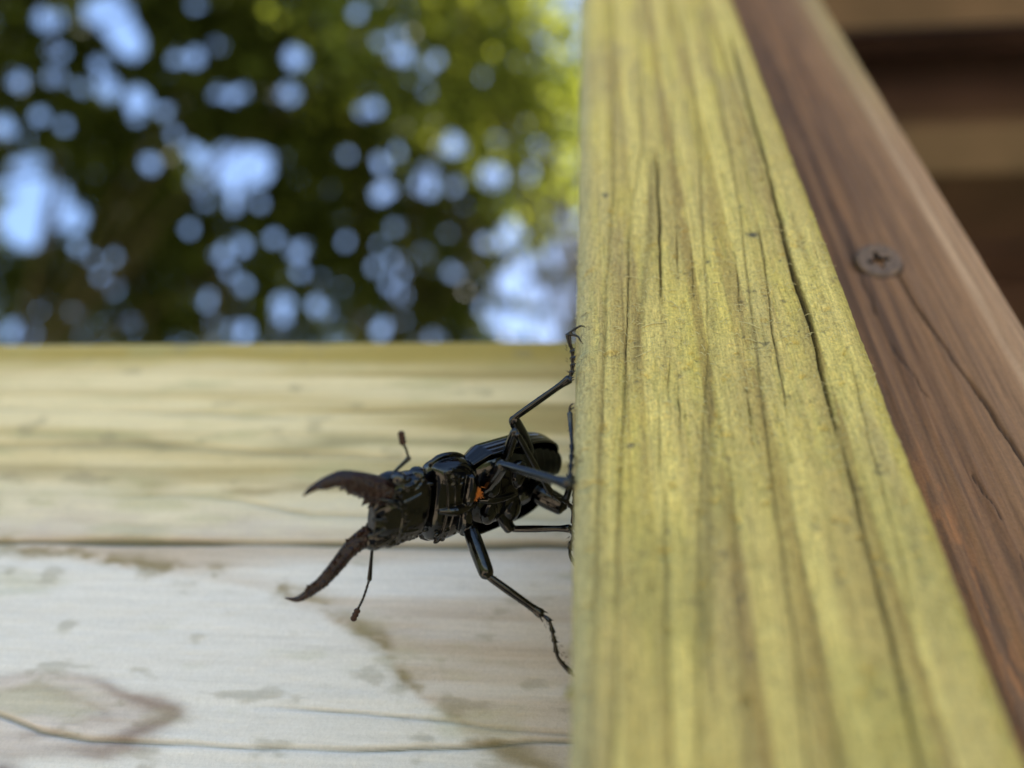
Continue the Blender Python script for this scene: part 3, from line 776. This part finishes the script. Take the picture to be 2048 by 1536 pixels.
# leg B: middle leg, knee high, shin falling back to the post
kB = P(1030, 862, 99.0)
femur(P(1004, 938, 104), kB, .72)
tB = P(1100, 985, 104.5); tibia(kB + [.3, 0, -.5], tB, .42, .42)
tarsus([tB, P(1117, 998, 105), P(1133, 1004, 106), on_face(1022, 107, .5), on_face(1046, 107, .45)], .34)
# leg C: front leg whose shin swings towards the lens
kC = P(1006, 929, 97.0)
femur(Bpx(968, 985, 2.8), kC, .95)
tC = on_face(968, 88.5, .55); tibia(kC, tC, .55, .6)
tarsus([tC, on_face(930, 92, .42), on_face(895, 95, .35), on_face(855, 97, .55), on_face(826, 98, .7)], .34)
# leg D: front leg reaching down
femur(Bpx(932, 1036, 2.2), P(975, 1152, 99.5), 1.15)
tD = P(1084, 1229, 98.5); tibia(P(977, 1153, 99.5), tD, .52, .5)
tarsus([tD, P(1099, 1243, 98), P(1107, 1275, 97.5), P(1116, 1315, 97), on_face(1345, 96.5, .55)], .34)
# leg E: middle leg, shin level to the post
femur(Bpx(993, 1020, 2.0), P(1022, 1060, 110), 1.0)
tE = on_face(1057, 106, .8); tibia(P(1022, 1058, 110), tE, .5, .45)
tarsus([tE, on_face(1075, 105.5, .45), on_face(1090, 105.5, .9), on_face(1108, 105.5, .85), on_face(1122, 105.5, .45)], .3)
# leg F: hind leg, thick thigh folded against the post
kF = P(1128, 1014, 112)
femur(Bpx(1055, 975, 1.0), kF, 1.62)
tibia(kF, on_face(955, 109, .6), .5, .48)
tarsus([on_face(955, 109, .6), on_face(975, 108, .4), on_face(1000, 108, .35), on_face(1025, 108, .4), on_face(1040, 108, .4)], .3)

def remeshed(mb, voxel, name, mat, parent, smooth_it=2):
    me = bpy.data.meshes.new("tmp"); me.from_pydata([tuple(v) for v in mb.V], [], mb.F); me.update()
    bm = bmesh.new(); bm.from_mesh(me); bmesh.ops.recalc_face_normals(bm, faces=bm.faces[:]); bm.to_mesh(me); bm.free()
    o = bpy.data.objects.new("tmp", me); CO.objects.link(o)
    r = o.modifiers.new("r", 'REMESH'); r.mode = 'VOXEL'; r.voxel_size = voxel; r.adaptivity = 0.0
    if smooth_it:
        s = o.modifiers.new("s", 'SMOOTH'); s.factor = 0.5; s.iterations = smooth_it
    dg = bpy.context.evaluated_depsgraph_get(); ev = o.evaluated_get(dg); em = ev.to_mesh()
    n = len(em.vertices); V = np.empty(n * 3, np.float32); em.vertices.foreach_get("co", V); V = V.reshape(-1, 3)
    F = [tuple(p.vertices) for p in em.polygons]
    ev.to_mesh_clear(); bpy.data.objects.remove(o); bpy.data.meshes.remove(me)
    V = V.astype(float) * MM; V[:, 2] += CAMZ
    Fq = [f for f in F if len(f) == 4]
    return mesh_obj(name, V, np.array(Fq) if len(Fq) == len(F) else F, mat, parent)

bl = B(-20, 1, 4) * MM; bl[2] += CAMZ
beetle = empty("stag_beetle", tuple(bl), "glossy black stag beetle with spread jaws clinging to the post's side", "beetle")
remeshed(body, 0.085, "body", MAT_SHELL, beetle)

# wing cases: two convex shells on the back, with fine grooves
def elytron(s):
    V = []; F = []; na, nb = 70, 60
    for i in range(na + 1):
        t = i / na; al = -11.9 - 19.2 * t
        hw = 6.75 * min(1, (0.78 + 1.6 * t) if t < .14 else 1) * (1 - max(0, (t - .45) / .55) ** 2.6) ** .5 + .05
        hd = 4.1 * min(1, .62 + 2.2 * t) * (1 - max(0, (t - .5) / .5) ** 2.8) ** .5 + .05
        for j in range(nb + 1):
            u = j / nb; ang = u * math.radians(128)
            be = hw * math.sin(ang) if ang < math.pi / 2 else hw * (1 - .12 * (1 - math.sin(ang)))
            ga = -hd * math.cos(ang) * (1 if ang < math.pi / 2 else .9)
            g = 0.022 * math.cos(u * 2 * math.pi * 9)
            V.append(B(al, 1.3 + s * (be + .03 + g * math.sin(ang)), -.3 + ga - g * math.cos(ang)))
    for i in range(na):
        for j in range(nb):
            q = (i * (nb + 1) + j, i * (nb + 1) + j + 1, (i + 1) * (nb + 1) + j + 1, (i + 1) * (nb + 1) + j)
            F.append(q if s < 0 else q[::-1])
    V = np.array(V) * MM; V[:, 2] += CAMZ
    o = mesh_obj("wing_case", V, np.array(F), MAT_ELYTRA, beetle)
    so = o.modifiers.new("thickness", 'SOLIDIFY'); so.thickness = 0.35 * MM; so.offset = -1
    return o
elytron(-1); elytron(1)

# jaws: long curved blades, toothed along the inner edge
def jaw(px_pts, inner):
    mb = MB()
    ctr = spline([q for q, _, _ in px_pts], 10)
    wid = spline(np.array([[w] for _, w, _ in px_pts]), 10)[:, 0]; thk = spline(np.array([[t] for _, _, t in px_pts]), 10)[:, 0]
    T = np.gradient(ctr, axis=0); T /= np.linalg.norm(T, axis=1)[:, None]
    V = []; F = []; seg = 16
    for i in range(len(ctr)):
        n = VW - T[i] * (VW @ T[i]); n /= np.linalg.norm(n); w = np.cross(T[i], n)
        if w @ LW * inner < 0: w = -w
        for k in range(seg):
            a = 2 * math.pi * k / seg
            V.append(ctr[i] + w * max(wid[i], .05) * math.cos(a) + n * max(thk[i], .05) * math.sin(a))
    for i in range(len(ctr) - 1):
        for k in range(seg):
            k2 = (k + 1) % seg; F.append((i * seg + k, i * seg + k2, (i + 1) * seg + k2, (i + 1) * seg + k))
    F.append(tuple(reversed(range(seg)))); F.append(tuple((len(ctr) - 1) * seg + k for k in range(seg)))
    mb.add((V, F))
    r2 = random.Random(5 + inner)
    for i in range(6, int(len(ctr) * .8), 2):
        n = VW - T[i] * (VW @ T[i]); n /= np.linalg.norm(n); w = np.cross(T[i], n)
        if w @ LW * inner < 0: w = -w
        h = r2.uniform(.2, .55) * (1.5 if i < 22 else .8)
        base = ctr[i] + w * wid[i] * .8 + n * r2.uniform(-.3, .3)
        if i % 4 == 0: h *= 1.7
        mb.add(limb([base, base + w * h * .6, base + w * h + T[i] * r2.uniform(-.1, .2)], [.32, .22, .07], 8, 3))
        for _ in range(8):
            b2 = ctr[i] + w * wid[i] * r2.uniform(-.3, .7) + n * thk[i] * r2.uniform(.6, .95)
            mb.add(blob(b2, (np.array([1, 0, 0]) * (rq := r2.uniform(.14, .3)), np.array([0, 1, 0]) * rq, np.array([0, 0, 1]) * rq), 8))
    return remeshed(mb, .07, "mandible", MAT_JAW, beetle, 1)
upper = [(P(780, 986, 94.0), 1.4, 1.3), (P(760, 981, 93.3), 1.7, 1.35), (P(744, 975, 92.6), 1.72, 1.3), (P(713, 965, 91.0), 1.45, 1.1), (P(684, 957, 89.8), 1.02, .95), (P(661, 961, 89.0), .74, .75), (P(640, 969, 88.4), .5, .55), (P(620, 980, 87.9), .33, .38), (P(605, 993, 87.6), .08, .08)]
lower = [(P(768, 1055, 97.5), 1.4, 1.3), (P(742, 1068, 96.8), 1.4, 1.25), (P(722, 1080, 96.3), 1.3, 1.15), (P(700, 1098, 95.7), 1.12, 1.0), (P(675, 1129, 95.0), .95, .9), (P(652, 1156, 94.6), .84, .8), (P(624, 1181, 94.2), .64, .6), (P(596, 1198, 94.0), .38, .4), (P(569, 1196, 94.0), .07, .07)]
jaw(upper, 1); jaw(lower, -1)

# eyes
for s, (x, y, d) in ((-1, (797, 957, 92.9)), (1, (777, 1082, 97.3))):
    e = MB(); e.add(blob(P(x, y, d), (1.0 * AW, .9 * LW, .95 * VW), 24)); e.build("eye", MAT_EYE, beetle)

# antennae: long first joint, elbow, beaded whip and a red-brown club
def antenna(root_p, elbow, mid, club0, club1):
    mb = MB(); mb.add(limb([root_p, root_p * .5 + elbow * .5, elbow], [.2, .24, .34], 10, 6))
    mb.add(blob(elbow, (.34 * AW, .34 * LW, .34 * VW), 12))
    sp = spline([elbow, mid, club0], 12); r = [.15 + .07 * ((i / 3.0) % 1) for i in range(len(sp))]
    mb.add(tube(sp, r, 10))
    o = remeshed(mb, .06, "antenna", MAT_SHELL, beetle, 1)
    c = MB(); L = club1 - club0
    for k in range(3):
        p = club0 + L * (k + .3) / 3
        d = L / np.linalg.norm(L); sd = np.cross(d, px_dir(800, 1000)); sd /= np.linalg.norm(sd); f = np.cross(d, sd)
        c.add(blob(p + d * .15, (.45 * sd, .3 * f, .42 * d), 14))
    co = c.build("club", MAT_CLUB, o)
antenna(P(787, 945, 94), P(817, 917, 92.5), P(812, 898, 92), P(806, 888, 91.7), P(802, 865, 91.2))
antenna(P(746, 1080, 97.5), P(739, 1158, 98.5), P(727, 1195, 99), P(716, 1218, 99.3), P(706, 1240, 99.5))

# fine bristles along shins, feet and the jaws' inner edges
bt = MB(); rh = random.Random(21)
def bristles(p, q, r, n, ln=.55):
    p, q = np.asarray(p), np.asarray(q); d = unit_(q - p)
    for _ in range(n):
        t = rh.random(); w = np.array([rh.gauss(0, 1) for _ in range(3)]); w -= d * (w @ d); w = unit_(w); o_ = p + (q - p) * t + w * r * .8
        bt.add(tube([o_, o_ + w * ln * rh.uniform(.5, 1) * .7 + d * ln * .5], [.035, .012], 4))
def unit_(v): return v / np.linalg.norm(v)
for p_, q_, r_, n_ in ((kA, tA, .46, 26), (kB, tB, .42, 18), (kC, tC, .58, 24), (P(977, 1153, 99.5), tD, .52, 26), (P(1022, 1058, 110), tE, .48, 18)): bristles(p_, q_, r_, n_, .4)
for p_, q_ in ((tA, eA), (tB, P(1133, 1004, 106)), (tD, P(1107, 1275, 97.5)), (P(1107, 1275, 97.5), on_face(1340, 96.5, .55)), (tE, on_face(1100, 105.5, .8)), (tC, on_face(860, 97, .5))): bristles(p_, q_, .28, 26, .6)
for L_ in (upper, lower):
    for k in range(len(L_) - 3): bristles(L_[k][0], L_[k + 1][0], L_[k][1] * .95, 14, .35)
for s_ in (-1, 1): bristles(B(3.4, s_ * .3, 1.6), B(2.6, s_ * 3.2, 1.4), .6, 22, .7)
tag(bt.build("bristles", MAT_SHELL, beetle), kind="stuff")

# orange hair tuft at the joint of the prothorax
tf = MB(); r3 = random.Random(3)
oc = Bpx(953, 984, 3.55)
tf.add(blob(oc, (.95 * (AW * .3 - LW * .95), .6 * (AW * .95 + LW * .3), .6 * VW), 16))
for k in range(60):
    o_ = oc + AW * r3.uniform(-.6, .6) + LW * r3.uniform(-.8, .8) + VW * .2
    tf.add(tube([o_, o_ + VW * r3.uniform(.3, .7) + AW * r3.uniform(-.3, .3) + LW * r3.uniform(-.3, .3)], [.05, .02], 4))
tf.build("orange_tuft", MAT_ORANGE, beetle)

# ------------------------------------------------------------------ trees behind: wide flat crowns on trunks that stand beyond the rail
E0 = np.array([0, 0, CAMZ])
def unit(v): return v / np.linalg.norm(v)
# openings in the leaf layer where the sky shows through: (x, y, size)
GAPS = [(165, 75, 45), (450, 140, 60), (400, 60, 52), (330, 40, 42), (200, 180, 28), (190, 270, 30), (55, 280, 28), (350, 230, 25), (380, 310, 42), (485, 350, 42), (280, 310, 20), (480, 410, 20),
        (145, 410, 22), (10, 450, 42), (10, 650, 36), (80, 600, 40), (110, 680, 60), (170, 690, 50), (100, 790, 70), (250, 770, 48), (270, 860, 24), (770, 165, 20), (690, 205, 32), (620, 210, 20), (1045, 205, 42),
        (1260, 45, 18), (770, 330, 22), (820, 340, 22), (1020, 330, 35), (1390, 190, 20), (1510, 235, 19), (1285, 390, 15), (530, 580, 24), (680, 530, 34), (720, 570, 34), (820, 600, 80), (895, 590, 62), (700, 650, 28),
        (1230, 545, 20), (1340, 690, 31), (730, 720, 20), (830, 720, 27), (920, 720, 24), (670, 810, 20), (860, 875, 31), (780, 900, 31), (970, 845, 19), (1050, 890, 29), (810, 960, 22), (860, 1010, 21), (1060, 960, 18),
        (400, 905, 18), (395, 1025, 19), (730, 1065, 21), (995, 1075, 33), (1000, 1120, 25), (1115, 1080, 25), (1415, 1040, 34), (1410, 970, 22), (1350, 1165, 34), (850, 1170, 34), (60, 1170, 34), (120, 1100, 15),
        (270, 1110, 17), (1220, 850, 15), (1340, 865, 15), (1400, 800, 20), (1600, 965, 22), (1510, 610, 40), (1500, 660, 40), (1600, 510, 34), (1600, 660, 24), (1740, 620, 58), (1780, 490, 40), (1890, 520, 45),
        (1880, 620, 30), (1810, 840, 50), (1980, 790, 55), (1800, 1000, 52), (1895, 1040, 52), (1995, 1060, 56), (1820, 1150, 56), (1940, 1170, 58), (1700, 1080, 34), (1530, 1190, 16)]
_gr = np.random.default_rng(77)
GAPS += [(float(_gr.uniform(0, 1750)), float(_gr.uniform(20, 1200)), float(_gr.uniform(14, 21))) for _ in range(26)]
GAPS += [(1990, 790, 60), (1960, 900, 48), (1870, 930, 44), (1750, 1130, 44), (1990, 560, 34)]
GD = np.array([unit(px_dir(x * .566, y * .566)) for x, y, _ in GAPS]); GR = np.array([r * (.225 if r < 26 else .28 if r < 46 else .40 if r < 66 else .45) / FPX * _gr.uniform(.72, 1.22) for _, _, r in GAPS])
def tree(loc, crown_c, crown_r, n, mat, label, seed, leaf=(.09, .15), trunk_r=.16, clump=0.16, openings=True):
    r = np.random.default_rng(seed)
    root = empty("tree", tuple(loc), label, "tree", "trees beyond the rail")
    loc = np.array(loc, float); cc = np.array(crown_c, float); cr = np.array(crown_r, float)
    V = []; F = []
    def addt(pts, rad, seg):
        v, f = tube(pts, rad, seg); b = len(V); V.extend(v); F.extend([tuple(i + b for i in q) for q in f])
    fork = np.array([loc[0], loc[1], cc[2] - 1.0])
    tr = spline([loc, loc + [0.08, -.05, fork[2] * .4], fork], 6)
    addt(tr, np.linspace(trunk_r, trunk_r * .6, len(tr)), 10)
    per = 26
    nc = n // per
    u = r.normal(size=(nc, 3)); u /= np.linalg.norm(u, axis=1)[:, None]
    C = cc + cr * u * (r.uniform(0, 1, nc) ** (1 / 2.2))[:, None]
    for q in C[:: max(1, nc // 14)]:
        m = fork * .45 + q * .55 + [0, 0, .25] + r.normal(0, .12, 3)
        addt(spline([fork, m, q], 5), np.linspace(trunk_r * .16, .006, 11), 5)
    mesh_obj("trunk", V, F, MAT_BARK, root)
    n = nc * per
    cen = np.repeat(C, per, 0) + r.normal(0, 1, (n, 3)) * np.array([clump, clump, clump * .7])
    d = r.normal(size=(n, 3)) + [0, 0, -.3]; d /= np.linalg.norm(d, axis=1)[:, None]
    nn = r.normal(size=(n, 3)) * .55 + [0, 0, 1]; sd = np.cross(d, nn); sd /= np.linalg.norm(sd, axis=1)[:, None]; nn = np.cross(sd, d)
    L = r.uniform(leaf[0], leaf[1], n)[:, None]; w = L * .36
    ex = cen[:, 0] < -0.05 + 0.3 * r.normal(size=n); cen, d, nn, sd, L, w = cen[ex], d[ex], nn[ex], sd[ex], L[ex], w[ex]; n = len(cen)
    if openings:
        mid = cen + d * L * .5 - E0; dist = np.linalg.norm(mid, axis=1); uu = mid / dist[:, None]
        ang = np.arccos(np.clip(uu @ GD.T, -1, 1)); keep = ~((ang < GR[None, :] + (.38 * L / dist[:, None])).any(1))
        cen, d, nn, sd, L, w = cen[keep], d[keep], nn[keep], sd[keep], L[keep], w[keep]; n = len(cen)
    v = np.stack([cen, cen + d * L * .45 + sd * w + nn * L * .08, cen + d * L, cen + d * L * .45 - sd * w + nn * L * .08], 1).reshape(-1, 3)
    i = np.arange(n) * 4
    f = np.concatenate([np.stack([i, i + 1, i + 2], -1), np.stack([i, i + 2, i + 3], -1)])
    mesh_obj("crown", v, f, mat, root, False)
    return root
ZC = 6.0
def layer(x, y, z=ZC):
    r = px_dir(x, y); return E0 + r * z / r[2]
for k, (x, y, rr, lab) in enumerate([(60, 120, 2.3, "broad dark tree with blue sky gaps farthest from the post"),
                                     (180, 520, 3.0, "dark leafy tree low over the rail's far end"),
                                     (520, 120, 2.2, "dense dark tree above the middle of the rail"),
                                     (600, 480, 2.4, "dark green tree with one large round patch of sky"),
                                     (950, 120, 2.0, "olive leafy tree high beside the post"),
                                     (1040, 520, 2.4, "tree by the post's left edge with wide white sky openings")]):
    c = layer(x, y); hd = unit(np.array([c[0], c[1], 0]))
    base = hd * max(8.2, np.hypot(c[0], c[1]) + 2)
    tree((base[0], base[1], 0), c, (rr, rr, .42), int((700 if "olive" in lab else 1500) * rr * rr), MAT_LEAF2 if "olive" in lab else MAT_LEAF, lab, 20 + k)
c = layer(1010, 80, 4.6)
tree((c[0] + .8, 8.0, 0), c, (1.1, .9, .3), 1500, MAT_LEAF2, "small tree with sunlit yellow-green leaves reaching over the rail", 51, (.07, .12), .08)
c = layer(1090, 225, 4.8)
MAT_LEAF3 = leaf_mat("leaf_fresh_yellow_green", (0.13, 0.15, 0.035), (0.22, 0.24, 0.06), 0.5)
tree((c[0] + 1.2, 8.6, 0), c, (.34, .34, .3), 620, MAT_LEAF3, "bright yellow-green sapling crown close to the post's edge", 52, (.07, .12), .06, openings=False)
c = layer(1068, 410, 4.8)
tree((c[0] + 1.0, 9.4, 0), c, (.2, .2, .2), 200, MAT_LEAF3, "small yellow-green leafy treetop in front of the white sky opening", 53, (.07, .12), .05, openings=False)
